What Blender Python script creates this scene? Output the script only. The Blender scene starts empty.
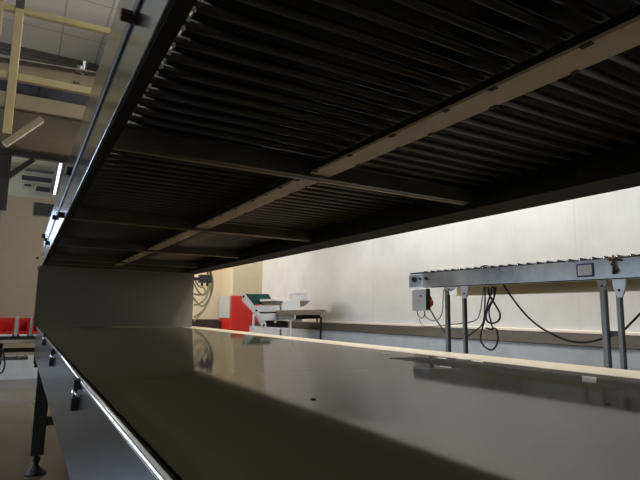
import bpy, bmesh, math, random
from mathutils import Vector, Matrix
random.seed(7)
S = bpy.context.scene
COL = S.collection
PI = math.pi

# ------------------------------------------------------------------ camera frame (hall axes: X right, Y along the conveyor, Z up)
CAM = Vector((0.0, 0.0, 1.02))
FPX = 518.0
cy_ = Vector((-299, 69, 518)).normalized()
cx_ = Vector((917, 88, 518)); cx_ = (cx_ - cy_ * cx_.dot(cy_)).normalized()
cz_ = cx_.cross(cy_)
if cz_.y > 0: cz_ = -cz_

def ray(px, py):
    v = Vector((px - 320.0, py - 240.0, FPX))
    return Vector((cx_.dot(v), cy_.dot(v), cz_.dot(v)))

def hit(px, py, p, n):
    d = ray(px, py); n = Vector(n)
    return CAM + d * ((Vector(p) - CAM).dot(n) / d.dot(n))

def atX(px, py, x): return hit(px, py, (x, 0, 0), (1, 0, 0))
def atY(px, py, y): return hit(px, py, (0, y, 0), (0, 1, 0))
def atZ(px, py, z): return hit(px, py, (0, 0, z), (0, 0, 1))

# ------------------------------------------------------------------ materials
def mat(name, col, rough=0.5, metal=0.0, var=0.0, vscale=6.0, bump=0.0, bscale=40.0, rvar=0.0,
        col2=None, stretch=None, spec=0.5, coat=0.0):
    m = bpy.data.materials.new(name); m.use_nodes = True
    nt = m.node_tree; b = nt.nodes['Principled BSDF']
    b.inputs['Base Color'].default_value = (*col, 1)
    b.inputs['Roughness'].default_value = rough
    b.inputs['Metallic'].default_value = metal
    b.inputs['Specular IOR Level'].default_value = spec
    b.inputs['Coat Weight'].default_value = coat
    tc = nt.nodes.new('ShaderNodeTexCoord'); mp = nt.nodes.new('ShaderNodeMapping')
    nt.links.new(tc.outputs['Object'], mp.inputs['Vector'])
    if stretch: mp.inputs['Scale'].default_value = stretch
    if var > 0 or col2 or rvar > 0:
        nz = nt.nodes.new('ShaderNodeTexNoise'); nz.inputs['Scale'].default_value = vscale
        nz.inputs['Detail'].default_value = 5; nz.inputs['Roughness'].default_value = 0.6
        nt.links.new(mp.outputs['Vector'], nz.inputs['Vector'])
        cr = nt.nodes.new('ShaderNodeValToRGB')
        cr.color_ramp.elements[0].position = 0.3; cr.color_ramp.elements[1].position = 0.7
        c2 = col2 if col2 else tuple(c * (1 - var) for c in col)
        cr.color_ramp.elements[0].color = (*c2, 1); cr.color_ramp.elements[1].color = (*col, 1)
        nt.links.new(nz.outputs['Fac'], cr.inputs['Fac'])
        nt.links.new(cr.outputs['Color'], b.inputs['Base Color'])
        if rvar > 0:
            mr = nt.nodes.new('ShaderNodeMapRange')
            mr.inputs['From Min'].default_value = 0.3; mr.inputs['From Max'].default_value = 0.7
            mr.inputs['To Min'].default_value = max(0.02, rough - rvar); mr.inputs['To Max'].default_value = rough + rvar
            nt.links.new(nz.outputs['Fac'], mr.inputs['Value']); nt.links.new(mr.outputs['Result'], b.inputs['Roughness'])
    if bump > 0:
        n2 = nt.nodes.new('ShaderNodeTexNoise'); n2.inputs['Scale'].default_value = bscale
        n2.inputs['Detail'].default_value = 3
        nt.links.new(mp.outputs['Vector'], n2.inputs['Vector'])
        bp = nt.nodes.new('ShaderNodeBump'); bp.inputs['Strength'].default_value = bump; bp.inputs['Distance'].default_value = 0.01
        nt.links.new(n2.outputs['Fac'], bp.inputs['Height']); nt.links.new(bp.outputs['Normal'], b.inputs['Normal'])
    return m

def emat(name, col, strength):
    m = bpy.data.materials.new(name); m.use_nodes = True
    b = m.node_tree.nodes['Principled BSDF']
    b.inputs['Base Color'].default_value = (*col, 1)
    b.inputs['Emission Color'].default_value = (*col, 1)
    b.inputs['Emission Strength'].default_value = strength
    return m

def tile_mat():
    m = bpy.data.materials.new('ceiling_tiles'); m.use_nodes = True
    nt = m.node_tree; b = nt.nodes['Principled BSDF']; b.inputs['Roughness'].default_value = 0.8
    tc = nt.nodes.new('ShaderNodeTexCoord'); mp = nt.nodes.new('ShaderNodeMapping')
    mp.inputs['Location'].default_value = (-0.21, -7.82, 0)
    br = nt.nodes.new('ShaderNodeTexBrick'); br.offset = 0.0
    br.inputs['Scale'].default_value = 1.0; br.inputs['Brick Width'].default_value = 0.6; br.inputs['Row Height'].default_value = 1.18
    br.inputs['Mortar Size'].default_value = 0.014; br.inputs['Mortar Smooth'].default_value = 0.1
    br.inputs['Color1'].default_value = (.74, .70, .62, 1); br.inputs['Color2'].default_value = (.69, .65, .57, 1)
    br.inputs['Mortar'].default_value = (.46, .435, .38, 1)
    nt.links.new(tc.outputs['Object'], mp.inputs['Vector']); nt.links.new(mp.outputs['Vector'], br.inputs['Vector'])
    nt.links.new(br.outputs['Color'], b.inputs['Base Color'])
    return m

def wall_mat():
    # cream sandwich panels: fine vertical ribs, a joint every 1.15 m, faint dents
    m = bpy.data.materials.new('wall_panels'); m.use_nodes = True
    nt = m.node_tree; b = nt.nodes['Principled BSDF']; b.inputs['Roughness'].default_value = 0.42
    tc = nt.nodes.new('ShaderNodeTexCoord'); sp = nt.nodes.new('ShaderNodeSeparateXYZ')
    nt.links.new(tc.outputs['Object'], sp.inputs['Vector'])
    w = nt.nodes.new('ShaderNodeMath'); w.operation = 'MULTIPLY'; w.inputs[1].default_value = 2 * PI / 0.09
    nt.links.new(sp.outputs['Y'], w.inputs[0])
    s = nt.nodes.new('ShaderNodeMath'); s.operation = 'SINE'; nt.links.new(w.outputs[0], s.inputs[0])
    p = nt.nodes.new('ShaderNodeMath'); p.operation = 'POWER'; ab = nt.nodes.new('ShaderNodeMath'); ab.operation = 'ABSOLUTE'
    nt.links.new(s.outputs[0], ab.inputs[0]); nt.links.new(ab.outputs[0], p.inputs[0]); p.inputs[1].default_value = 14
    nz = nt.nodes.new('ShaderNodeTexNoise'); nz.inputs['Scale'].default_value = 2.2; nz.inputs['Detail'].default_value = 2
    nt.links.new(tc.outputs['Object'], nz.inputs['Vector'])
    ad = nt.nodes.new('ShaderNodeMath'); ad.operation = 'MULTIPLY_ADD'; ad.inputs[1].default_value = 0.12
    nt.links.new(p.outputs[0], ad.inputs[0]); nt.links.new(nz.outputs['Fac'], ad.inputs[2])
    bp = nt.nodes.new('ShaderNodeBump'); bp.inputs['Strength'].default_value = 0.22; bp.inputs['Distance'].default_value = 0.02
    nt.links.new(ad.outputs[0], bp.inputs['Height']); nt.links.new(bp.outputs['Normal'], b.inputs['Normal'])
    # joints
    md = nt.nodes.new('ShaderNodeMath'); md.operation = 'PINGPONG'; md.inputs[1].default_value = 0.575
    nt.links.new(sp.outputs['Y'], md.inputs[0])
    lt = nt.nodes.new('ShaderNodeMath'); lt.operation = 'LESS_THAN'; lt.inputs[1].default_value = 0.004
    nt.links.new(md.outputs[0], lt.inputs[0])
    n3 = nt.nodes.new('ShaderNodeTexNoise'); n3.inputs['Scale'].default_value = 3.0; n3.inputs['Detail'].default_value = 6
    nt.links.new(tc.outputs['Object'], n3.inputs['Vector'])
    cr = nt.nodes.new('ShaderNodeValToRGB'); cr.color_ramp.elements[0].color = (.68, .672, .645, 1); cr.color_ramp.elements[1].color = (.75, .742, .715, 1)
    cr.color_ramp.elements[0].position = .35; cr.color_ramp.elements[1].position = .6
    nt.links.new(n3.outputs['Fac'], cr.inputs['Fac'])
    mx = nt.nodes.new('ShaderNodeMix'); mx.data_type = 'RGBA'; mx.inputs['B'].default_value = (.67, .655, .60, 1)
    nt.links.new(lt.outputs[0], mx.inputs['Factor']); nt.links.new(cr.outputs['Color'], mx.inputs['A'])
    nt.links.new(mx.outputs['Result'], b.inputs['Base Color'])
    return m

M = {}
M['steel'] = mat('brushed_stainless', (.50, .50, .50), .22, 1, var=.18, vscale=5, rvar=.06, stretch=(6, .4, 6), bump=.02, bscale=60)
M['mirror_steel'] = mat('polished_stainless', (.29, .31, .35), .16, 1, var=.12, vscale=3, bump=.012, bscale=7)
M['skirt_steel'] = mat('satin_stainless', (.30, .32, .37), .24, 1, var=.2, vscale=4, bump=.02, bscale=9)
M['rim'] = mat('polished_rim', (.8, .8, .82), .18, 1)
M['deck_steel'] = mat('oily_brown_crossbar_steel', (.15, .135, .11), .42, .6, var=.35, vscale=7)
M['lit_lip_steel'] = mat('painted_lit_lip', (.50, .40, .25), .45, .2, var=.4, vscale=5)  # lighter tan puts the light on the crossbars' lower edge into colour
M['dull_steel'] = mat('dull_dirty_steel', (.36, .345, .31), .45, .85, var=.35, vscale=7)
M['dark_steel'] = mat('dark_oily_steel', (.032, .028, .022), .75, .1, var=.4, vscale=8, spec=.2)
M['roller_steel'] = mat('grimy_roller_steel', (.12, .10, .074), .34, .55, var=.45, vscale=9)
M['tan_steel'] = mat('stained_galvanised_beam', (.74, .58, .34), .5, .1, var=.22, vscale=7)
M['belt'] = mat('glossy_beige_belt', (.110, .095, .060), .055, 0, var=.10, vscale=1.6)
def dust(m, col, fac):                               # a thin dull film over a glossy surface
    nt = m.node_tree; b = nt.nodes['Principled BSDF']; out = nt.nodes['Material Output']
    d = nt.nodes.new('ShaderNodeBsdfDiffuse'); d.inputs['Color'].default_value = (*col, 1)
    mx = nt.nodes.new('ShaderNodeMixShader'); mx.inputs['Fac'].default_value = fac
    nt.links.new(b.outputs[0], mx.inputs[1]); nt.links.new(d.outputs[0], mx.inputs[2]); nt.links.new(mx.outputs[0], out.inputs['Surface'])
def lean(m, slope):                                   # constant normal tilt, added to shift the belt's reflections; the surface is flat
    nt = m.node_tree; b = nt.nodes['Principled BSDF']
    tc = nt.nodes.new('ShaderNodeTexCoord'); sp = nt.nodes.new('ShaderNodeSeparateXYZ'); mu = nt.nodes.new('ShaderNodeMath')
    mu.operation = 'MULTIPLY'; mu.inputs[1].default_value = slope
    bp = nt.nodes.new('ShaderNodeBump'); bp.inputs['Strength'].default_value = 1.0; bp.inputs['Distance'].default_value = 1.0
    nt.links.new(tc.outputs['Object'], sp.inputs['Vector']); nt.links.new(sp.outputs['X'], mu.inputs[0])
    nt.links.new(mu.outputs[0], bp.inputs['Height']); nt.links.new(bp.outputs['Normal'], b.inputs['Normal'])
lean(M['belt'], .0475)
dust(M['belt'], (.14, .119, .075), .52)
M['belt_strip'] = mat('cream_belt_edge', (.60, .53, .37), .35, 0, var=.12, vscale=9)
M['worn'] = mat('worn_grey_backing', (.085, .075, .06), .55, 0.0, var=.35, vscale=14, rvar=.12, spec=.25)
dust(M['worn'], (.095, .085, .07), .75)
M['tape'] = mat('pale_tape', (.45, .42, .36), .4)
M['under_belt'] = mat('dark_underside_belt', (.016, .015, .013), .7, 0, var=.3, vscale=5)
M['black'] = mat('black_plastic', (.018, .018, .02), .45)
M['black_metal'] = mat('black_metal', (.03, .03, .032), .4, .3)
M['panel'] = mat('grey_beige_panel', (.17, .152, .12), .32, .0, var=.1, vscale=2.5, bump=.02, bscale=5)
M['chrome'] = mat('bright_metal', (.82, .82, .84), .15, 1)
M['pale_plastic'] = mat('plain_pale_plastic', (.85, .82, .74), .4)
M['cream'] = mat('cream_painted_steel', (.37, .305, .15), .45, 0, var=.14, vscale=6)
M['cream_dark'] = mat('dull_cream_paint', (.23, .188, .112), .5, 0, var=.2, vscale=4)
M['brown_dark'] = mat('dark_brown_steel', (.075, .065, .055), .5, .2, var=.3, vscale=5)
M['navy_dark'] = mat('dark_blue_grey', (.016, .018, .024), .4)
M['grey_duct'] = mat('grey_metal_duct', (.20, .19, .17), .5, .4, var=.25, vscale=4)
M['wall'] = wall_mat()
M['wall_back'] = mat('cream_back_wall', (.62, .52, .38), .5, 0, var=.06, vscale=2)
M['wall_beige'] = mat('beige_partition', (.27, .22, .155), .5, 0, var=.10, vscale=1.5)
M['wall_plain'] = mat('plain_cream', (.55, .5, .42), .7, 0, var=.06, vscale=2)
M['upper_wall'] = mat('cream_upper_wall', (.44, .39, .27), .6, 0, var=.08, vscale=3)
M['pier'] = mat('cream_pier', (.60, .53, .36), .5, 0, var=.06, vscale=3)
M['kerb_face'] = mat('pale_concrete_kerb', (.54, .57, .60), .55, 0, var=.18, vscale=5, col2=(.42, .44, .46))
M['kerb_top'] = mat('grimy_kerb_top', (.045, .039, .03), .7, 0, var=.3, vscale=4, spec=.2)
M['red'] = mat('red_paint', (.62, .022, .014), .4, 0, var=.12, vscale=5)
M['grey_box'] = mat('light_grey_box', (.46, .47, .48), .4)
M['white'] = mat('white_paint', (.80, .80, .80), .35, 0, var=.05, vscale=5)
M['white_steel'] = mat('white_machine_steel', (.74, .75, .77), .3, .1, var=.06, vscale=8)
M['green'] = mat('dark_green_belt', (.012, .085, .062), .5, 0, var=.2, vscale=12)
M['tray'] = mat('dull_tray_steel', (.31, .275, .22), .35, .5, var=.2, vscale=9)
M['conv_steel'] = mat('scuffed_stainless_beam', (.66, .65, .63), .34, .5, var=.35, vscale=3.2, rvar=.08, col2=(.30, .30, .31), stretch=(1, 1.6, 1))
M['leg_steel'] = mat('grey_steel_leg', (.32, .30, .27), .45, .25, var=.2, vscale=9)
M['cream_rail'] = mat('cream_yellow_rail', (.84, .72, .40), .45, 0, var=.08, vscale=6)
M['blue_grey'] = mat('pale_blue_casing', (.52, .60, .74), .4, .1, var=.1, vscale=20)
M['rubber'] = mat('black_cable_rubber', (.025, .024, .023), .5)
M['grey_cable'] = mat('grey_cable', (.30, .30, .28), .5)
M['tan_cable'] = mat('dusty_tan_cable', (.30, .25, .155), .55)
M['rust'] = mat('rusty_iron', (.11, .065, .04), .7, .4, var=.4, vscale=40)
M['navy'] = mat('navy_frame', (.03, .035, .10), .4)
M['paper'] = mat('white_card', (.82, .80, .82), .5)
M['paper_mark'] = mat('faint_grey_ink', (.52, .50, .50), .6)
M['floor'] = mat('resin_floor', (.115, .096, .06), .2, 0, var=.25, vscale=1.2, rvar=.08, bump=.02, bscale=6)
M['ceil'] = tile_mat()
M['tube'] = emat('fluorescent_tube', (.86, .92, 1.0), 1.6)
M['window'] = emat('daylit_glass', (.62, .78, 1.0), 6.0)
M['lamp'] = emat('lamp_diffuser', (1.0, .96, .88), 3.0)

# ------------------------------------------------------------------ mesh builder (everything is collected in hall coordinates)
class MB:
    def __init__(s): s.v = []; s.f = []; s.sm = []
    def add(s, vs, fs, smooth=False):
        o = len(s.v); s.v += [Vector(p) for p in vs]
        for f in fs: s.f.append([i + o for i in f]); s.sm.append(smooth)
        return s
    def box(s, a, b):
        x0, y0, z0 = a; x1, y1, z1 = b
        vs = [(x0,y0,z0),(x1,y0,z0),(x1,y1,z0),(x0,y1,z0),(x0,y0,z1),(x1,y0,z1),(x1,y1,z1),(x0,y1,z1)]
        return s.add(vs, [(0,3,2,1),(4,5,6,7),(0,1,5,4),(1,2,6,5),(2,3,7,6),(3,0,4,7)])
    def frame_box(s, o, ux, uy, uz, a, b):          # a box in a local frame
        vs = []
        for (i, j, k) in ((0,0,0),(1,0,0),(1,1,0),(0,1,0),(0,0,1),(1,0,1),(1,1,1),(0,1,1)):
            vs.append(o + ux * (b[0] if i else a[0]) + uy * (b[1] if j else a[1]) + uz * (b[2] if k else a[2]))
        return s.add(vs, [(0,3,2,1),(4,5,6,7),(0,1,5,4),(1,2,6,5),(2,3,7,6),(3,0,4,7)])
    def prism(s, pts, ext):                          # polygon pts extruded along the vector ext
        n = len(pts); ext = Vector(ext)
        vs = [Vector(p) for p in pts] + [Vector(p) + ext for p in pts]
        fs = [tuple(range(n))[::-1], tuple(range(n, 2 * n))]
        for i in range(n): fs.append((i, (i + 1) % n, n + (i + 1) % n, n + i))
        return s.add(vs, fs)
    def bar(s, p, q, w, h, up=(0, 0, 1)):
        p = Vector(p); q = Vector(q); d = (q - p).normalized(); u = Vector(up)
        sx = d.cross(u).normalized() if abs(d.dot(u)) < .99 else d.cross(Vector((0, 1, 0))).normalized()
        sz = sx.cross(d).normalized()
        return s.frame_box(p, sx, d, sz, (-w / 2, 0, -h / 2), (w / 2, (q - p).length, h / 2))
    def tube(s, pts, r, n=8, caps=True):
        pts = [Vector(p) for p in pts]; m = len(pts); rs = r if isinstance(r, (list, tuple)) else [r] * m
        t0 = (pts[1] - pts[0]).normalized()
        a = t0.cross(Vector((0, 0, 1)));  a = a if a.length > .05 else t0.cross(Vector((1, 0, 0))); a.normalize()
        vs = []
        for i in range(m):
            t = (pts[min(i + 1, m - 1)] - pts[max(i - 1, 0)]).normalized()
            a = (a - t * a.dot(t)).normalized(); b = t.cross(a)
            for k in range(n):
                an = 2 * PI * k / n
                vs.append(pts[i] + (a * math.cos(an) + b * math.sin(an)) * rs[i])
        fs = []
        for i in range(m - 1):
            for k in range(n):
                fs.append((i * n + k, i * n + (k + 1) % n, (i + 1) * n + (k + 1) % n, (i + 1) * n + k))
        s.add(vs, fs, True)
        if caps:
            s.add(vs[:n], [tuple(range(n))[::-1]]); s.add(vs[-n:], [tuple(range(n))])
        return s
    def ball(s, c, r, n=10, sc=(1, 1, 1)):
        c = Vector(c); vs = []; fs = []; m = n // 2
        for i in range(m + 1):
            th = PI * i / m
            for k in range(n):
                ph = 2 * PI * k / n
                vs.append(c + Vector((r * sc[0] * math.sin(th) * math.cos(ph), r * sc[1] * math.sin(th) * math.sin(ph), r * sc[2] * math.cos(th))))
        for i in range(m):
            for k in range(n):
                fs.append((i * n + k, (i + 1) * n + k, (i + 1) * n + (k + 1) % n, i * n + (k + 1) % n))
        return s.add(vs, fs, True)
    def build(s, name, m, parent=None, bevel=0.0, label=None):
        inv = world_of(parent).inverted() if parent else Matrix.Identity(4)
        me = bpy.data.meshes.new(name)
        me.from_pydata([inv @ v for v in s.v], [], s.f)
        me.polygons.foreach_set('use_smooth', s.sm)
        bm = bmesh.new(); bm.from_mesh(me); bmesh.ops.remove_doubles(bm, verts=bm.verts, dist=1e-6)
        bmesh.ops.recalc_face_normals(bm, faces=bm.faces); bm.to_mesh(me); bm.free()
        me.materials.append(m)
        o = bpy.data.objects.new(name, me); COL.objects.link(o)
        if parent: o.parent = parent
        if bevel:
            bv = o.modifiers.new('bevel', 'BEVEL'); bv.width = bevel; bv.segments = 2; bv.limit_method = 'ANGLE'
        if label: o['label'] = label
        return o

def world_of(o):
    m = o.matrix_basis.copy()
    while o.parent: o = o.parent; m = o.matrix_basis @ m
    return m

def thing(name, label, cat, loc, rotz=0.0, group=None):
    o = bpy.data.objects.new(name, None); COL.objects.link(o)
    o.location = loc; o.rotation_euler = (0, 0, rotz); o.empty_display_size = .1
    o.matrix_basis = Matrix.Translation(Vector(loc)) @ Matrix.Rotation(rotz, 4, 'Z')
    o['label'] = label; o['category'] = cat
    if group: o['group'] = group
    return o

def tag(o, label, cat, group=None):
    o['label'] = label; o['category'] = cat
    if group: o['group'] = group
    return o

def struct(name, mb, m, parent=None, bevel=0.0):
    o = mb.build(name, m, parent, bevel)
    if not parent: o['kind'] = 'structure'
    return o

def spline(pts, n=8):
    pts = [Vector(p) for p in pts]; out = []
    P = [pts[0] * 2 - pts[1]] + pts + [pts[-1] * 2 - pts[-2]]
    for i in range(1, len(P) - 2):
        for k in range(n):
            t = k / n; a, b, c, d = P[i - 1], P[i], P[i + 1], P[i + 2]
            out.append(.5 * ((2 * b) + (c - a) * t + (2 * a - 5 * b + 4 * c - d) * t * t + (3 * b - a - 3 * c + d) * t ** 3))
    out.append(pts[-1]); return out

# ------------------------------------------------------------------ the hall
WN = Vector((.998, .06, 0)); WD = Vector((-.06, .998, 0)); W0 = Vector((3.443, 2.122, 0))
ZC = 5.5
def wp(s, off, z): return W0 + WD * s - WN * off + Vector((0, 0, z))

struct('floor', MB().box((-5, -4, -.1), (4.2, 11.2, 0)), M['floor'])
struct('ceiling', MB().box((-5, -4, ZC), (4.2, 11.2, ZC + .1)), M['ceil'])
w = MB(); w.prism([wp(-6.3, 0, 0), wp(7.6, 0, 0), wp(7.6, -.12, 0), wp(-6.3, -.12, 0)], (0, 0, ZC)); struct('wall_right', w, M['wall'])
struct('wall_left', MB().box((-5.1, -4, 0), (-5, 11.2, ZC)), M['wall_plain'])
struct('wall_front', MB().box((-5, -4.1, 0), (4.2, -4, ZC)), M['wall_plain'])
struct('wall_back', MB().box((1.1, 7.75, 0), (3.2, 7.87, ZC)), M['wall_back'])
struct('wall_partition', MB().box((-.375, 9.0, 0), (1.1, 9.12, 2.72)).box((-5, 9.0, 0), (-.375, 9.12, 1.98)).box((-5, 9.0, 2.60), (-.375, 9.12, 2.72)), M['wall_beige'])
struct('floor_light_strip', MB().box((-5, 8.97, 0), (1.1, 8.998, .34)), M['kerb_face'])  # added pale strip, bluish daylight on the far floor put into its colour
struct('wall_upper', MB().box((-5, 11.0, 0), (1.25, 11.1, ZC)), M['upper_wall'])
# kerb along the foot of the right wall: pale front face, sloping grimy top
k = MB(); k.prism([wp(-6.2, .005, 0), wp(-6.2, .20, 0), wp(-6.2, .20, .832), wp(-6.2, .005, .832)], WD * 11.5); struct('trim_1', k, M['kerb_face'])
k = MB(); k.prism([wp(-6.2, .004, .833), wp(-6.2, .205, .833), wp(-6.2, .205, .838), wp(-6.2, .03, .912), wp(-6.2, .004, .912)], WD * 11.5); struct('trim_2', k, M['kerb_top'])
k = MB(); k.prism([wp(-6.2, .003, .913), wp(-6.2, .034, .913), wp(-6.2, .03, .928), wp(-6.2, .003, .935)], WD * 11.5); struct('trim_3', k, M['wall_plain'])
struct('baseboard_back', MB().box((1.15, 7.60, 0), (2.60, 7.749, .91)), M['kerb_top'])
# strip window of the partition, daylight behind
wf = MB()
for (a, b) in (((-4.9, 9.0, 1.98), (-.375, 9.06, 2.01)), ((-4.9, 9.0, 2.57), (-.375, 9.06, 2.60))): wf.box(a, b)
for x in (-4.9, -3.4, -1.9, -.405): wf.box((x, 9.0, 2.01), (x + .03, 9.06, 2.57))
w1 = struct('window_1', wf, M['grey_duct']); MB().box((-4.88, 9.05, 2.0), (-.39, 9.058, 2.58)).build('window_pane', M['window'], w1)
# pier at the end of the right wall
struct('wall_pier', MB().box((2.668, 7.25, 0), (3.15, 7.749, ZC)), M['pier'])
# side window, left
wf = MB()
for y in (1.5, 3.2, 4.9, 6.6): wf.box((-5.0, y, 1.2), (-4.95, y + .05, 2.8))
wf.box((-5, 1.5, 1.15), (-4.95, 6.65, 1.2)).box((-5, 1.5, 2.8), (-4.95, 6.65, 2.85))
w2 = struct('window_2', wf, M['white']); MB().box((-4.99, 1.52, 1.2), (-4.98, 6.63, 2.8)).build('window_pane', M['window'], w2)
# dark windows of the upper wall far behind
for i, (p0, p1) in enumerate((((22, 175.5), (57, 184.5)), ((36, 186.5), (55, 193.5)), ((24.5, 184.2), (31, 187.2)))):
    a = atY(p0[0], p0[1], 11.0); b = atY(p1[0], p1[1], 11.0)
    f = struct('window_%d' % (i + 3), MB().box((a.x - .03, 10.96, b.z - .03), (b.x + .03, 10.995, a.z + .03)), M['upper_wall'])
    MB().box((a.x, 10.945, b.z), (b.x, 10.958, a.z)).build('window_pane', M['navy_dark'], f)
k = MB(); a = atY(20, 169, 10.9); b = atY(57, 173, 10.9); k.box((a.x - .6, 10.8, b.z), (b.x + .5, 10.99, a.z)); struct('trim_4', k, M['grey_duct'])

# ------------------------------------------------------------------ the lower belt conveyor
Y0, Y1 = -1.0, 5.3
t = thing('belt_conveyor', 'long wide beige belt conveyor on steel legs, below the roller deck', 'conveyor', (.75, 2.1, 0))
def bz(x, y):                                        # the slack belt sags a little between its sides
    f = min(1.0, max(0.0, (4.7 - y) / 1.0)); return .880 - .0 * f * max(0.0, 1 - ((x - .70) / .572) ** 2)
b = MB(); nx = 24; ny = 60
vs = []; fs = []
for i in range(nx + 1):
    for j in range(ny + 1):
        x = .130 + (1.272 - .130) * i / nx; y = Y0 + (Y1 - Y0) * j / ny; vs.append((x, y, bz(x, y)))
for i in range(nx):
    for j in range(ny):
        a = i * (ny + 1) + j; fs.append((a, a + ny + 1, a + ny + 2, a + 1))
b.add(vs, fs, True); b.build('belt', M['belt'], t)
b = MB()
pts = []
for i in range(61):
    y = Y0 + (Y1 - Y0) * i / 60
    pts.append((1.272 + .004 * math.sin(y * 9), y, .8805))
outer = [(1.445 + .018 * math.sin(y0[1] * 1.7) + .004 * math.sin(y0[1] * 6), y0[1], .8805) for y0 in pts]
b.prism(pts + outer[::-1], (0, 0, -.014)); b.build('belt_edge', M['belt_strip'], t, .003, label='cream raised edge strip of the belt')
vs = []; fs = []; nw = 8; rnd = random.Random(3)
for i in range(91):
    y = Y0 + (1.375 - Y0) * i / 90
    xa = 1.045 + .012 * math.sin(y * 11) + rnd.uniform(-.007, .007) - .03 * max(0, y - 1.1); xb = 1.272 + rnd.uniform(-.006, 0) - (.09 if y > 1.30 else 0)
    for k_ in range(nw + 1):
        x = xa + (xb - xa) * k_ / nw; vs.append((x, y, bz(x, y) + (.0015 if 0 < k_ < nw else .0002)))
for i in range(90):
    for k_ in range(nw):
        a = i * (nw + 1) + k_; fs.append((a, a + 1, a + nw + 2, a + nw + 1))
MB().add(vs, fs, True).build('worn_edge', M['worn'], t, label='worn grey band along the belt edge')
b = MB()
for (px0, py0, px1, py1) in ((583, 376.5, 596, 383),):
    a = atZ(px0, py1, .8825); c = atZ(px1, py0, .8825)
    b.prism([atZ(582, 377, .8812), atZ(582.5, 382, .8812), atZ(596, 383.5, .8812), atZ(596.5, 378.5, .8812)], (0, 0, .003))
b.build('tape_patch', M['tape'], t, label='pale patch of tape on the grey band')
b = MB()
for (px, py, L, wdt) in ((478, 361.5, .05, .016), (443, 358.5, .04, .014), (446, 367, .05, .008), (464, 359, .05, .03), (386, 353.5, .03, .012)):
    p = atZ(px, py, .8822); p.z = bz(p.x, p.y) + .0018; b = MB(); b.prism([p + Vector((-wdt / 2, -L / 2, 0)), p + Vector((wdt / 2, -L * .3, 0)), p + Vector((wdt * .4, L / 2, 0)), p + Vector((-wdt / 2, L * .4, 0))], (0, 0, .0014)).build('flake', M['pale_plastic'], t)
for (px, py, lab) in ((313, 404, 'dark crumb lying on the middle of the belt'), (608, 409, 'dark crumb on the belt near the right photo edge')):
    tag(MB().ball((lambda q: Vector((q.x, q.y, bz(q.x, q.y) + .001)))(atZ(px, py, .873)), .005, 8, (1, 1, .3)).build('crumb', M['rust']), lab, 'crumb', 'crumbs on the belt')
MB().tube([(.1235, Y0, .8735), (.1235, 4.75, .8735)], .0065, 12).build('rim', M['rim'], t, label='bright polished left rim')
MB().box((.1185, Y0, .668), (.1235, 4.75, .874)).box((.1235, Y0, .668), (.148, 4.75, .672)).build('side_skirt', M['skirt_steel'], t, .001)
MB().box((1.39, Y0, .668), (1.395, Y1, .866)).build('side_skirt', M['skirt_steel'], t, .001)
MB().box((.15, Y0, .80), (1.385, Y1, .835)).build('slider_bed', M['dull_steel'], t)
for (px, py) in ((51, 356), (73.5, 392), (43.5, 338)):
    p = atX(px, py, .108); ya = p.y; za = p.z
    MB().box((.106, ya - .015, za + .006), (.1185, ya + .015, za + .026)).box((.103, ya - .017, za - .036), (.1185, ya + .017, za - .010)).build('clamp', M['black'], t, .002)
    MB().tube([(.110, ya, za - .012), (.110, ya, za + .008)], .006, 10).tube([(.111, ya - .04, za - .001), (.111, ya + .04, za - .001)], .0025, 8).build('clamp_pin', M['chrome'], t)
for (xa, ya) in ((.168, 3.85), (.168, .35), (1.29, 3.85), (1.29, .35)):
    lg = MB().box((xa - .042, ya - .03, .112), (xa + .033, ya + .03, .80)).build('leg', M['black_metal'], t, .004)
    MB().tube([(xa - .005, ya, .045), (xa - .005, ya, .112)], .014, 12).tube([(xa - .005, ya, .075), (xa - .005, ya, .095)], .024, 6).build('foot_stem', M['dark_steel'], lg)
    MB().tube([(xa - .005, ya, 0), (xa - .005, ya, .012), (xa - .005, ya, .03), (xa - .005, ya, .05)], [.062, .060, .035, .018], 20).build('foot_pad', M['black'], lg)
for ya in (3.85, .35):
    MB().box((.2, ya - .025, .288), (1.25, ya + .025, .34)).build('cross_member', M['black_metal'], t, .003)

# ------------------------------------------------------------------ bulkhead panel between the two decks
t = thing('end_panel', 'plain grey beige panel closing the far end between belt and roller deck', 'panel', (.735, 4.77, .882))
MB().box((.100, 4.755, .8812), (1.372, 4.775, 1.369)).build('panel_sheet', M['panel'], t, .002)
MB().box((.094, 4.75, .8815), (.102, 4.782, 1.369)).build('panel_edge', M['dull_steel'], t)
MB().box((.12, 4.742, 1.362), (1.36, 4.754, 1.369)).build('top_lip', M['dull_steel'], t)

# ------------------------------------------------------------------ the upper roller deck
U0, U1 = -1.0, 4.9
t = thing('roller_deck', 'dark roller conveyor deck overhead, seen from underneath, with cream centre beam', 'conveyor', (.75, 2.1, 1.376))
MB().box((.118, U0, 1.376), (.124, U1, 1.474)).build('side_plate', M['mirror_steel'], t, .0012, label='mirror bright lower left side plate')
MB().box((.118, U0, 1.498), (.124, U1, 1.625)).build('side_plate', M['mirror_steel'], t, .0012, label='mirror bright upper left side plate')
MB().box((.1135, U0, 1.474), (.130, U1, 1.498)).build('guide_rail', M['black_metal'], t, .003, label='black rail between the side plates')
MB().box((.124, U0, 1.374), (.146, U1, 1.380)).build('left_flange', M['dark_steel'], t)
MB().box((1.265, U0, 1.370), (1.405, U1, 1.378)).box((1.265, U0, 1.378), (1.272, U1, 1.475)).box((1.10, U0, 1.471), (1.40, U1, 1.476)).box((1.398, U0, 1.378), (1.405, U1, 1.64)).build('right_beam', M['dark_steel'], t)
sl = None
for (px, py) in ((580, 175.5), (412, 215.6), (361, 228)):
    p = atX(px, py, 1.264); MB().box((1.262, p.y - .006, 1.393), (1.2655, p.y + .006, 1.415)).build('slot', M['black'], t)
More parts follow.
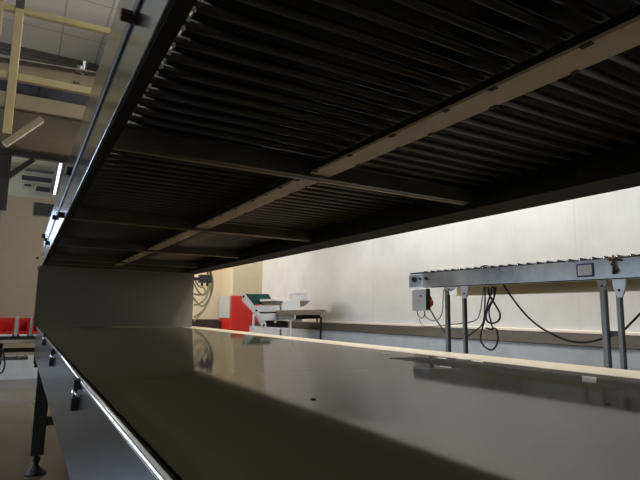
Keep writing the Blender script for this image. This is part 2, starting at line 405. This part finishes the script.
MB().box((.655, U0, 1.398), (.718, 4.70, 1.404)).build('centre_beam', M['tan_steel'], t, label='cream stained centre beam')
MB().box((.682, U0, 1.404), (.690, 4.70, 1.435)).build('beam_spine', M['dark_steel'], t)
i = 0; y = .30
while y < 4.6:
    x = .656 if i % 2 == 0 else .717
    MB().box((x - .004, y - .006 - .003 * (i % 3), 1.3962), (x + .004, y + .006, 1.3990)).build('clip', M['rust'], t); y += .055 * random.choice((1, 1, 2)); i += 1
for y in (1.215, 2.31, 3.33, 4.30, 4.69):
    cb_ = MB().box((.146, y - .006, 1.390), (1.268, y - .002, 1.434)).box((.146, y - .002, 1.390), (1.268, y + .026, 1.394)).build('crossbar', M['deck_steel'], t)
    MB().box((.148, y + .018, 1.3885), (1.266, y + .032, 1.3935)).build('bar_lip', M['lit_lip_steel'], cb_, label='tan lower lip with light painted in')
MB().box((.146, 4.80, 1.3702), (1.262, 4.84, 1.434)).build('end_bar', M['deck_steel'], t)
x0r, x1r = .165, 1.262
proto = None
rb = MB().tube([(x0r, 0, 1.447), (x1r, 0, 1.447)], .0088, 12)
for kk in range(-14, 77):
    yy = .511 + .055 * kk
    if proto is None:
        proto = MB().tube([(x0r, yy, 1.447), (x1r, yy, 1.447)], .0088, 12).build('roller', M['roller_steel'], t); py0 = yy
    else:
        c = proto.copy(); c.location = proto.location + Vector((0, yy - py0, 0)); COL.objects.link(c); c.parent = t
for ym in (.663, .69, .718, .776, .803, .833, .858, .887, .942, .969, 1.001, 1.057, 1.113, 1.17, 1.226):  # small pale balls set in a row beside the left roller ends
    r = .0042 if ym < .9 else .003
    MB().ball((.172, ym, 1.432), r * random.uniform(.8, 1.15), 8).build('end_dot', M['pale_plastic'], t, label='pale dot at the roller ends')
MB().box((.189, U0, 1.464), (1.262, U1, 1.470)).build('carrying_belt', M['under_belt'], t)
# knobs and bolts on the left side plates
for (px, py, r, nm, mm) in ((131, 17, .010, 'knob', 'rust'), (71, 171, .016, 'knob', 'black'), (56, 217.5, .012, 'knob', 'black'), (61.5, 215, .013, 'knob', 'black'),
                            (44, 236, .016, 'knob', 'black'), (48, 243, .012, 'knob', 'black'), (46.5, 239.5, .01, 'knob', 'black'), (39.5, 268, .018, 'knob', 'black'), (38, 258, .012, 'knob', 'black')):
    p = atX(px, py, .112)
    kb = MB().tube([(.118, p.y, p.z), (.096, p.y, p.z)], r, 14).build(nm, M[mm], t, .002)
    MB().tube([(.118, p.y + r * 1.2, p.z), (.108, p.y + r * 1.2, p.z)], r * .5, 10).build('washer', M['chrome'], kb)



# ------------------------------------------------------------------ junction box and hanging cables behind the panel
t = thing('junction_box', 'small black junction box under the deck corner beside the end panel', 'junction box', (1.50, 4.95, 1.27))
a = atY(196.5, 271, 4.93); b_ = atY(207, 283.5, 4.93)
MB().box((a.x, 4.79, b_.z), (b_.x, 4.87, 1.3690)).box((1.35, 4.7748, 1.31), (a.x, 4.80, 1.34)).build('housing', M['black'], t, .004)
MB().tube([(b_.x - .03, 4.83, b_.z - .03), (b_.x - .03, 4.83, b_.z)], .012, 10).build('cable_gland', M['black_metal'], t)
MB().tube([(a.x + .03, 4.83, b_.z - .03), (a.x + .03, 4.83, b_.z)], .012, 10).build('cable_gland', M['black_metal'], t)
t = thing('cable_bundle', 'bundle of dusty tan cables hanging beside the end panel', 'cable', (1.53, 4.88, .95))
for pl in ([(207, 270), (210, 285), (210, 297), (205, 308), (199, 314), (194, 317)], [(210, 270), (212, 284), (211, 294), (207, 302), (202, 306), (195, 300), (193, 297)],
           [(194, 283), (198, 291), (203, 295), (207, 292), (209, 280), (208, 270)], [(194, 305), (199, 304), (204, 300), (207, 296), (209, 286), (209, 270)],
           [(195, 280), (199, 286), (204, 288), (205, 293), (200, 295), (194, 294)], [(211, 270), (213, 282), (212, 292), (209, 300), (204, 310), (199, 316), (194, 321)]):
    dy = random.uniform(-.03, .02)
    MB().tube(spline([atY(px, py, 4.985 + dy) for px, py in pl]), .0085, 8).build('cable', M['tan_cable'], t)

# ------------------------------------------------------------------ roller conveyor by the right wall
RN = Vector((.998, .06, 0)); RD = Vector((-.06, .998, 0)); UPV = Vector((0, 0, 1))
R0 = Vector((2.372, 1.44, 0))
def rc(s, o, z): return R0 + RD * s + RN * o + UPV * z       # s along the conveyor, o away from the camera
def rpx(px, py, o=0.0): return hit(px, py, R0 + RN * o, RN)
yaw = math.atan2(.06, .998)
SA, SB = -.95, 1.335
t = thing('roller_conveyor', 'long stainless roller conveyor standing on paired legs along the white wall', 'conveyor', (2.55, 1.5, 0), yaw)
def fb(a, b): return MB().frame_box(R0, RD, RN, UPV, a, b)
b = fb((SA, 0, 1.200), (SB - .12, .004, 1.296)); b.frame_box(R0, RD, RN, UPV, (SA, .004, 1.200), (SB - .12, .04, 1.204)); b.frame_box(R0, RD, RN, UPV, (SA, .004, 1.292), (SB, .02, 1.296))
b.build('near_beam', M['conv_steel'], t)
fb((SA, -.0015, 1.199), (SB - .2, .0, 1.204)).build('beam_lip', M['dark_steel'], t)
b = fb((SA, .42, 1.162), (1.30, .43, 1.29)); b.frame_box(R0, RD, RN, UPV, (SA, .38, 1.162), (1.30, .42, 1.166)); b.build('far_beam', M['cream_rail'], t, label='cream yellow far side rail')
s = SB - .16
first = None
n_sl = 0
s = 1.20
while s > SA + .03:
    p0 = rc(s, 0, 0)
    pts = [rc(s, .002, 1.296), rc(s - .042, .002, 1.297), rc(s - .042, .002, 1.301), rc(s, .002, 1.312)]
    if first is None:
        first = MB().prism(pts, RN * .416).build('slat', M['black'], t, label='black slat across the conveyor top'); s_first = s
    else:
        c = first.copy(); c.location = Vector((0, s - s_first, 0)); COL.objects.link(c); c.parent = t
    s -= .0595; n_sl += 1
s = 1.20 - .0505; first = None
while s > SA + .03:
    if first is None:
        first = MB().tube([rc(s, .008, 1.2985), rc(s, .414, 1.2985)], .0085, 10).build('roller', M['chrome'], t, label='bright roller between the slats'); s_first = s
    else:
        c = first.copy(); c.location = Vector((0, s - s_first, 0)); COL.objects.link(c); c.parent = t
    s -= .0595
fb((1.20, .003, 1.297), (SB + .005, .42, 1.306)).build('end_plate', M['black'], t, .002)
fb((1.215, -.012, 1.206), (SB, .0, 1.292)).build('motor_bracket', M['blue_grey'], t, .004, label='pale blue drive casing at the conveyor end')
for (px, py, r) in ((415, 279.5, .018), (427, 278.5, .012), (421, 279, .008)):
    p = rpx(px, py, -.012); MB().tube([p, p - RN * .014], r, 14).build('shaft_end', M['black_metal'], t)
# control box
a = rpx(412.5, 290); b_ = rpx(427, 311)
def sx(p): return (p - R0).dot(RD)
s0, s1 = sx(rpx(426.5, 300, -.05)), sx(rpx(413, 300, -.05)); z1, z0 = rpx(418, 289, -.05).z, rpx(418, 310.5, -.05).z
cb = fb((s0, -.06, z0), (s1, -.015, z1)).build('control_box', M['white'], t, .004, label='white control box under the conveyor end')
fb((s0 - .003, -.055, z0 + .005), (s0, -.02, z1)).build('box_side', M['dark_steel'], cb)
p = rpx(421, 296, -.062); MB().tube([p, p - RN * .006], .006, 12).build('button', M['black'], cb)
fb((sx(p) + .012, -.0615, z0 + .055), (sx(p) + .03, -.06, z0 + .065)).build('label_plate', M['grey_box'], cb)
for q in ((429.5, 299.5, .022), (431, 303, .02), (429.5, 306, .014)):
    p = rpx(q[0], q[1], .01); MB().ball(p, q[2], 12, (.7, .9, 1.2)).build('red_switch', M['red'], t, label='red plug beside the control box')
# legs
for (px, lw, bx, mm, bw, bh) in ((448.5, .028, 449.5, 'white_steel', .046, .028), (465.5, .022, 464.5, 'white_steel', .03, .075), (605, .028, 602.5, 'leg_steel', .024, .05), (620.5, .022, 619.5, 'white_steel', .032, .085)):
    sp = sx(rpx(px, 300, .03)); zb = .0
    lg = fb((sp - lw / 2, .01, zb), (sp + lw / 2, .026, 1.198)).build('leg', M['leg_steel'], t, .003)
    fb((sp - lw / 2 - .002, .009, zb), (sp - lw / 2 + .004, .028, 1.15)).build('leg_edge', M['black_metal'], lg)
    fb((sp - .05, .0, 0), (sp + .05, .08, .008)).build('base_plate', M['leg_steel'], lg)
    sb = sx(rpx(bx, 287, 0))
    MB().prism([rc(sb + bw, -.004, 1.199), rc(sb - bw, -.004, 1.199), rc(sb - bw * .9, -.004, 1.199 - bh * .45), rc(sb - .010, -.004, 1.199 - bh), rc(sb + .010, -.004, 1.199 - bh), rc(sb + bw * .9, -.004, 1.199 - bh * .45)], RN * .012).build('bracket', M[mm], lg, .002)
    p = rc(sb, -.004, 1.199 - bh * .6); MB().tube([p + RN * .004, p - RN * .004], .006, 10).build('bolt', M['black'], lg)
for (pa, pb, py, hh, mm) in ((449, 466, 328.5, .014, 'leg_steel'), (606, 622, 333, .022, 'black_metal')):
    sa, sb = sx(rpx(pa, py, .03)), sx(rpx(pb, py, .03)); z = rpx(pa, py, .03).z
    fb((min(sa, sb), .022, z - hh / 2), (max(sa, sb), .038, z + hh / 2)).build('leg_brace', M[mm], t)
# hanging clip, rod and sign on the near beam
ck = MB()
for (px, py) in ((610, 259), (613, 259.5), (612.5, 264), (614, 268), (616, 270), (613.5, 272)): ck.ball(rpx(px, py, -.012), .011, 10, (.7, .8, 1))
ck.tube([rpx(613, 255, -.012), rpx(613.5, 266, -.014), rpx(614.5, 274, -.012)], .005, 8).tube([rpx(606, 259, -.008), rpx(622, 260, -.008)], .004, 8)
ck.build('chain_clip', M['rust'], t, label='rusty chain clip on the near beam')
MB().tube([rpx(612, 258, -.008), rpx(628, 256.5, -.008), rpx(640, 254.8, -.008), rc(-.9, -.008, 1.318)], .003, 8).build('rod', M['rust'], t)
s0, s1 = sx(rpx(594, 270)), sx(rpx(577, 270)); z0, z1 = rpx(585, 277).z, rpx(585, 263.5).z
sg = fb((s0, -.006, z0), (s1, 0, z1)).build('sign_frame', M['navy'], t, .001, label='navy framed card on the near beam')
fb((s0 + .008, -.0075, z0 + .008), (s1 - .008, -.006, z1 - .008)).build('sign_card', M['paper'], sg)
mk = MB()
for i in range(7):
    ss = s1 - .02 - i * .006; mk.frame_box(R0, RD, RN, UPV, (ss - .0015 - .001 * (i % 2), -.0079, (z0 + z1) / 2 - .006 + .002 * (i % 3)), (ss, -.0075, (z0 + z1) / 2 + .004 + .002 * (i % 2)))
mk.build('sign_print', M['paper_mark'], sg)
p = rpx(486, 267, .2); MB().tube(spline([rpx(479, 269, .2), rpx(482, 266.5, .2), rpx(487, 266, .2), rpx(492, 269, .2)]), .006, 8).build('handle', M['black'], t)

# cables hanging from the roller conveyor, each one a thing
def cable(pts, o, r, m, label, o2=None):
    P = [rpx(px, py, o if i % 2 == 0 or o2 is None else o2) for i, (px, py) in enumerate(pts)]
    ob = MB().tube(spline(P), r, 8).build('cable', M[m]); tag(ob, label, 'cable', 'cables of the roller conveyor')
cable([(417, 310), (418, 315), (421, 318), (424, 316), (425, 311)], -.02, .0035, 'grey_cable', 'short grey cable looping under the white control box')
cable([(424, 311), (426, 317), (432, 320.5), (438, 319.5), (442, 313), (443, 302), (443.5, 292), (445, 288)], .06, .0035, 'grey_cable', 'thin grey cable swinging from control box up to first bracket')
cable([(430, 309), (435, 318), (442, 328), (447, 335), (455, 338.5), (464, 338), (472, 333), (481, 326), (484, 318), (485, 300), (485, 287)], .10, .0045, 'rubber', 'black cable sagging from red plug past the first legs')
cable([(419, 319), (422, 325), (428, 326.5), (450, 324.5), (474, 321), (480, 312), (482, 300), (484, 287)], .14, .0035, 'grey_cable', 'slim grey cable running level behind the first pair of legs')
cable([(488, 287), (490, 296), (496, 306), (500, 314), (499, 320), (494, 323), (488, 322), (486, 316), (489, 306), (494, 297), (494, 287)], .06, .0055, 'rubber', 'black cable coil hanging mid conveyor, larger upper loop', .07)
cable([(492, 287), (491, 294), (488, 302), (486, 312), (484, 322), (481, 333), (481, 341), (485, 347), (491, 350), (496, 346), (498, 338), (496, 329), (491, 329), (486, 328)], .09, .0055, 'rubber', 'black cable coil hanging mid conveyor, lower loop below the kerb top', .10)
cable([(496, 287), (494, 298), (489, 310), (491, 322), (493, 329)], .05, .0045, 'rubber', 'straight black cable through the middle of the hanging coil')
cable([(503, 284), (513, 299), (526, 315), (540, 327), (556, 336), (572, 341.5), (588, 342), (604, 338), (622, 331), (632, 322), (641, 313), (655, 300), (668, 285)], .065, .0055, 'rubber', 'long black cable drooping from mid beam to the right hand legs')

# ------------------------------------------------------------------ red guard around the pier foot
t = thing('column_guard', 'bright red box guard around the foot of the cream pier', 'column guard', (2.9, 7.5, 0))
MB().box((2.650, 7.215, .0), (3.10, 7.247, 1.262)).box((2.650, 7.247, 0), (2.665, 7.745, 1.262)).build('guard_shell', M['red'], t, .004)
p0 = atX(233, 318, 2.638)
MB().box((2.632, 7.262, .935), (2.650, 7.72, 1.262)).build('plate', M['grey_box'], t, .003, label='light grey plate on the red guard')

# ------------------------------------------------------------------ white feeding machine by the wall
an = -math.atan2(.34, .94)
MC = Vector((2.614, 5.386, 0)); MU = Vector((.94, -.34, 0)); MN = Vector((.34, .94, 0))
def mp_(px, py, o=0.0): return hit(px, py, MC + MN * o, MN)
def mpoly(pts, o, depth): return MB().prism([mp_(px, py, o) for px, py in pts], MN * depth)
t = thing('feeding_machine', 'white feeding machine with green sloping belt and steel trays beside the red guard', 'machine', (2.55, 5.45, 0), an)
side = [(241.7, 293.7), (244.4, 292.7), (250, 300), (258.5, 311), (266.3, 323.5), (266, 327), (262.3, 327.5), (252.3, 311.5), (241.7, 300.5)]
mpoly(side, 0, .02).build('side_plate', M['white_steel'], t, .002)
mpoly(side, .50, .02).build('side_plate', M['white_steel'], t, .002)
bp_ = MB().prism([mp_(244.5, 293.8, .02), mp_(247, 293.5, .02), mp_(266.5, 320, .02), mp_(264, 323, .02)], MN * .48); bp_.build('inclined_belt', M['green'], t, label='dark green inclined belt')
mpoly([(246, 294), (268.5, 294), (271.5, 299), (262, 300.5), (263.5, 304.2), (254, 304.2)], .03, .02).build('belt_shield', M['green'], t, label='dark green belt face')
for (px, py) in ((243.5, 296.5), (256.5, 310.5), (263.8, 325)):
    p = mp_(px, py); MB().tube([p, p - MN * .012], .012, 10).build('roller_hub', M['dark_steel'], t)
mpoly([(260, 299), (275, 299), (275, 301), (260, 301.5)], -.02, .40).build('tray_lip', M['white'], t, .002)
MB().prism([mp_(261, 301.5, .0), mp_(276, 300.5, .0), mp_(283, 301, .0), mp_(282.5, 305, .0), mp_(264, 305.5, .0)], MN * .38).build('upper_tray', M['tray'], t, .002)
mpoly([(283.5, 302), (286, 300.6), (300, 300.4), (300, 311.5), (282, 311.5), (281, 306)], -.03, .34).build('hopper_box', M['white'], t, .003)
mpoly([(300.3, 300.4), (310.5, 300.6), (307, 304), (304, 306.3), (300.3, 306.3)], -.01, .3).build('hopper_chute', M['tray'], t, .002)
ob = mpoly([(291.3, 293), (300, 292.2), (306.5, 292.6), (307.3, 299.8), (292, 300.2)], .12, .22).build('top_box', M['white'], t, .003)
mpoly([(297, 294), (301, 294), (301, 294.7), (297, 294.7)], .1185, .001).build('label_plate', M['grey_box'], ob)
mpoly([(254.5, 305.5), (280, 305.8), (280, 311.5), (257.5, 312)], -.005, .46).build('body_panel', M['white_steel'], t, .003)
mpoly([(258, 312), (277, 311.8), (277, 313.8), (258.6, 314)], .02, .4).build('gap_plate', M['black_metal'], t)
mpoly([(255.5, 313.8), (276.5, 313.4), (276.8, 323), (274.6, 323), (274.4, 320.2), (260, 320.8)], -.01, .46).build('body_panel', M['white_steel'], t, .003)
MB().prism([mp_(276.5, 310.2, -.08), mp_(327, 309.2, -.08), mp_(320.6, 315, -.08), mp_(277, 315, -.08)], MN * .55).build('long_tray', M['tray'], t, .003, label='long dull steel tray')
mpoly([(278, 315.2), (294.8, 315), (294.8, 319.3), (292.5, 320.3), (278.5, 320.3)], -.015, .4).build('tray_support', M['white_steel'], t, .003)
mpoly([(265.5, 321), (288, 321), (288, 327), (267, 327)], .08, .3).build('drive_motor', M['black_metal'], t, .006)
p = mp_(296, 317.3, .0); q = mp_(320, 316.5, .0)
MB().tube([p, q], .024, 14).build('roller', M['dark_steel'], t)
mpoly([(295, 319.3), (302, 319.3), (302, 321.5), (296, 321.5)], .02, .3).build('motor_mount', M['white_steel'], t)
for (px, o, mm) in ((253.6, 0, 'white_steel'), (290.6, 0, 'white_steel'), (281, .40, 'leg_steel'), (317, .40, 'leg_steel'), (321, 0.02, 'dark_steel')):
    a = mp_(px, 314 if px < 300 else 317, o); MB().box((a.x - .009, a.y - .009, 0), (a.x + .009, a.y + .009, a.z)).build('leg', M[mm], t)
mpoly([(253.6, 327.4), (290.6, 328.0), (290.6, 329.4), (253.6, 328.8)], .0, .02).build('lower_rail', M['white_steel'], t)

# ------------------------------------------------------------------ cream catwalk crossing over both conveyors on the left
YC = 4.5
t = thing('catwalk', 'cream painted steel catwalk with handrail crossing high over the conveyors', 'catwalk', (-.2, 5.1, 1.9))
def post(px, py, yy): return atY(px, py, yy)
XR = 3.1
MB().box((.80, YC - .025, 3.36), (XR, YC + .025, 3.41)).build('handrail', M['cream'], t, .006)
MB().box((.80, YC - .022, 2.785), (XR, YC + .022, 2.845)).build('mid_rail', M['cream'], t, .006)
for (xp_, ztop) in ((-.205, 3.9), (-.345, 3.9), (-2.0, 3.9), (1.9, 3.41)):
    MB().box((xp_ - .03, YC - .03, 2.335), (xp_ + .03, YC + .03, ztop)).build('post', M['cream'], t, .004)
MB().box((-.235, YC - .034, 3.36), (-.175, YC + .034, 3.47)).build('post_clamp', M['brown_dark'], t, .003)
MB().box((-.375, YC - .034, 0), (-.31, YC + .06, 2.33)).box((-.30, YC + .0, 1.2), (-.27, YC + .06, 2.33)).build('support_column', M['brown_dark'], t, .004)
MB().bar((-3.2, YC, 3.27), (.80, YC, 3.385), .05, .05).build('handrail', M['cream'], t, .006)
MB().bar((-3.2, YC, 2.775), (.80, YC, 2.815), .045, .06).build('mid_rail', M['cream'], t, .006)
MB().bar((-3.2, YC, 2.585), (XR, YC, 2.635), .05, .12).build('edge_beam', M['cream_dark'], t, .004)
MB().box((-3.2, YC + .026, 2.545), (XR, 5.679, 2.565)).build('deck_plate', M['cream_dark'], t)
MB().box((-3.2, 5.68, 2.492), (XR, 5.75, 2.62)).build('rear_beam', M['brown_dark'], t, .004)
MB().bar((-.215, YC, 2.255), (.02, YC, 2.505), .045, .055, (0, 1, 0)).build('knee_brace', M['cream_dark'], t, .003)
a = atY(6, 178, 5.7); b_ = atY(34, 160, 5.7)
MB().bar((a.x, 5.7, a.z), (b_.x, 5.7, b_.z), .05, .06, (0, 1, 0)).build('knee_brace', M['brown_dark'], t, .003)
MB().box((-.40, 5.68, 1.95), (-.20, 5.75, 2.49)).build('support_column', M['brown_dark'], t, .004)
MB().box((.76, 5.68, 1.7), (.80, 5.75, 2.49)).build('support_column', M['brown_dark'], t, .004)
# pale strip lamp behind it
t = thing('strip_lamp', 'bright white fluorescent strip lamp hung beneath the catwalk rear beam', 'lamp', (.27, 6.7, 2.55))
MB().box((.20, 5.749, 2.55), (.295, 7.6, 2.59)).build('lamp_body', M['navy_dark'], t, .004)
MB().tube([(.232, 5.79, 2.528), (.257, 7.55, 2.528)], .014, 12).build('tube', M['tube'], t, label='glowing white tube')
MB().box((.218, 5.76, 2.51), (.246, 5.79, 2.55)).box((.244, 7.55, 2.51), (.271, 7.57, 2.55)).build('tube_holder', M['navy_dark'], t)
# cream beam, dark duct, pump and ceiling duct further back
t = thing('overhead_beam', 'cream steel beam with pale top flange high behind the catwalk', 'beam', (-.5, 6.2, 3.45))
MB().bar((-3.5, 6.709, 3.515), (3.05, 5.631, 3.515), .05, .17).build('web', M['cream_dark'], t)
MB().bar((-3.5, 6.709, 3.672), (3.05, 5.631, 3.61), .16, .014).build('top_flange', M['tray'], t)
MB().box((-3.2, 6.62, 3.61), (-3.17, 6.65, ZC)).box((1.4, 5.88, 3.61), (1.43, 5.91, ZC)).build('hanger', M['cream_dark'], t)
for x in (.30, .34):
    y = 6.2 - .165 * (x + .416) - .027
    MB().tube([(x, y, 3.50), (x, y - .02, 3.50)], .012, 10).build('bolt', M['rust'], t)
t = thing('dark_duct', 'dark blue-grey duct running level behind the catwalk mid rail', 'duct', (-.5, 6.9, 3.1))
MB().box((-4.99, 6.65, 3.1), (2.9, 7.15, 3.70)).build('duct_body', M['navy_dark'], t, .01)
MB().box((-.02, 6.62, 3.11), (.01, 6.65, 3.69)).build('duct_flange', M['black_metal'], t)
MB().box((-2.0, 6.88, 3.70), (-1.97, 6.91, ZC)).build('hanger', M['black_metal'], t)
t = thing('valve', 'small grey valve with upright pipe standing on the cream overhead beam', 'valve', (.36, 6.07, 3.617))
VZ = 3.616 - 3.77; VY = 6.07
MB().tube([(.335, VY, 3.77 + VZ), (.345, VY, 3.86 + VZ)], .032, 14).build('valve_body', M['grey_duct'], t, .003)
MB().tube([(.285, VY, 3.80 + VZ), (.335, VY, 3.81 + VZ)], .026, 12).build('outlet', M['black_metal'], t)
MB().tube([(.375, VY, 3.77 + VZ), (.385, VY, 3.93 + VZ)], .016, 10).build('riser', M['grey_box'], t)
MB().tube([(.402, VY, 3.77 + VZ), (.410, VY, 3.95 + VZ)], .006, 8).build('stripe', M['rust'], t)
t = thing('ceiling_duct', 'grey ribbed cable duct running across under the tiled ceiling', 'duct', (-1, 9.9, 5.32))
a = atY(0, 44, 9.9); b_ = atY(100, 65, 9.9)
for dz in (0, .085, .17): MB().box((-4.9, 9.85, 5.32 + dz * .7), (1.2, 9.95, 5.37 + dz * .7)).build('duct_rib', M['grey_duct'], t)

# ------------------------------------------------------------------ grey wall panel, red crates and low table on the far left
a = atY(35, 202.5, 8.98); b_ = atY(55.5, 217, 8.98)
o = MB().box((a.x, 8.96, b_.z), (b_.x, 8.995, a.z)).build('wall_hatch', M['navy_dark'], None, .004); tag(o, 'dark grey square hatch on the beige partition wall', 'hatch')
t = thing('crate_table', 'low dark steel transport table left of the conveyor, carrying red crates', 'table', (-.3, 6.1, 0))
b = MB(); b.box((-1.4, 5.9, .725), (.205, 6.4, .755)).build('table_top', M['dark_steel'], t, .004)
MB().box((-1.4, 5.88, .69), (.205, 5.90, .722)).build('front_rail', M['chrome'], t, .003)
MB().box((-1.4, 5.95, .60), (.205, 6.0, .64)).build('lower_rail', M['dark_steel'], t, .003)
MB().box((-1.4, 5.9, .53), (.10, 5.94, .565)).build('lower_rail', M['skirt_steel'], t, .003)
for x in (-1.38, -.17, .16):
    for y in (5.95, 6.35): MB().box((x, y - .02, 0 if x < -.2 else .45), (x + .04, y + .02, .725)).build('leg', M['dark_steel'], t, .002)
MB().tube(spline([atY(-6, 371, 5.9), atY(1, 373, 5.9), atY(4.5, 366, 5.9), atY(4, 356, 5.9), atY(2, 348, 5.9)]), .008, 8).build('hose', M['black'], t)
for i, x in enumerate((.02, .075, .005)):
    MB().tube([(x, 5.885, .56 + .01 * i), (x, 5.87, .56 + .01 * i)], .012, 10).build('caster_bolt', M['chrome'], t)
for i, (x0, x1, lab) in enumerate(((-.56, -.31, 'red plastic crate on the low table, cut off by the photo edge'), (-.285, -.045, 'red plastic crate with slanted ribs on the low table, largest in view'),
                                   (-.005, .085, 'narrow red crate standing in the middle of the row'), (.115, .175, 'slim red crate at the right end of the row'))):
    t = thing('crate', lab, 'crate', ((x0 + x1) / 2, 6.1, .756), 0, 'red crates on the low table')
    MB().box((x0, 5.95, .775), (x1, 6.3, .80)).box((x0, 6.28, .80), (x1, 6.3, .93)).box((x0, 5.95, .895), (x1, 5.97, .93)).box((x0, 5.95, .80), (x0 + .012, 6.3, .93)).box((x1 - .012, 5.95, .80), (x1, 6.3, .93)).build('crate_body', M['red'], t, .003)
    MB().box((x0 + .01, 5.948, .757), (x1 - .01, 6.3, .775)).build('crate_foot', M['white'], t)
    if i == 1:
        for j in range(4): MB().bar((x0 + .03 + j * .05, 5.955, .80), (x0 + .07 + j * .05, 5.955, .90), .012, .012, (0, 1, 0)).build('rib', M['red'], t)
for x, lab in ((-.025, 'grey divider plate left of the narrow red crate'), (.10, 'grey divider plate right of the narrow red crate'), (.193, 'grey divider plate at the right end of the crate row')):
    o = MB().box((x - .012, 5.96, .756), (x + .012, 6.28, .94)).build('divider_plate', M['grey_box'], None, .002); tag(o, lab, 'divider', 'grey dividers between the crates')

# ------------------------------------------------------------------ lamps of the hall and an unseen fill light
def area(name, loc, sx_, sy_, power, col, rot=(0, 0, 0)):
    l = bpy.data.lights.new(name, 'AREA'); l.shape = 'RECTANGLE'; l.size = sx_; l.size_y = sy_; l.energy = power; l.color = col
    o = bpy.data.objects.new(name, l); COL.objects.link(o); o.location = loc; o.rotation_euler = rot
    return o
for (y, pw) in ((-1.5, 10), (.8, 26), (3.1, 66), (5.4, 92)):
    area('aisle_lamp', (2.15, y, 4.7), .25, 1.4, pw, (1.0, .975, .95))
for (y, pw) in ((1.6, 24), (3.3, 58)):
    area('wall_lamp', (2.6, y, 3.9), .2, 1.2, pw, (1.0, .96, .90))
for (x, y) in ((-2.5, 1.0), (-2.5, 5.0), (-2.5, 8.0)):
    area('hall_lamp', (x, y, 5.2),   .4, 1.4, 7, (1.0, .90, .74))
area('window_light', (-4.9, 4.1, 2.0), 1.5, 5.0, 14, (.74, .85, 1.0), (0, -PI / 2, 0))
area('strip_window_light', (-2.6, 8.9, 2.3), 4.2, .5, 8, (.60, .76, 1.0), (-PI / 2, 0, 0))
pl_ = bpy.data.lights.new('corner_fill', 'POINT'); pl_.energy = 62; pl_.color = (1.0, .87, .68); pl_.shadow_soft_size = .18
po = bpy.data.objects.new('corner_fill', pl_); COL.objects.link(po); po.location = (1.35, 6.9, 1.85)  # unseen point light without fitting, placed to throw machine shadow and light the pier

wd = bpy.data.worlds.new('world'); S.world = wd; wd.use_nodes = True
wd.node_tree.nodes['Background'].inputs['Color'].default_value = (.05, .05, .05, 1)
wd.node_tree.nodes['Background'].inputs['Strength'].default_value = .2

# ------------------------------------------------------------------ camera
cd = bpy.data.cameras.new('camera'); cam = bpy.data.objects.new('camera', cd); COL.objects.link(cam)
cd.sensor_width = 36; cd.lens = 36 * FPX / 640; cd.clip_start = .01
Rw = Matrix((cx_, cy_, cz_))                       # rows: hall axes in camera space (x right, y down, z forward)
m = Matrix.Identity(4)
for r in range(3):
    m[r][0] = Rw[r][0]; m[r][1] = -Rw[r][1]; m[r][2] = -Rw[r][2]; m[r][3] = CAM[r]
cam.matrix_world = m
S.camera = cam
S.view_settings.view_transform = 'Standard'; S.view_settings.look = 'None'
S.view_settings.gamma = 1; S.view_settings.use_curve_mapping = False
S.view_settings.exposure = 0.0
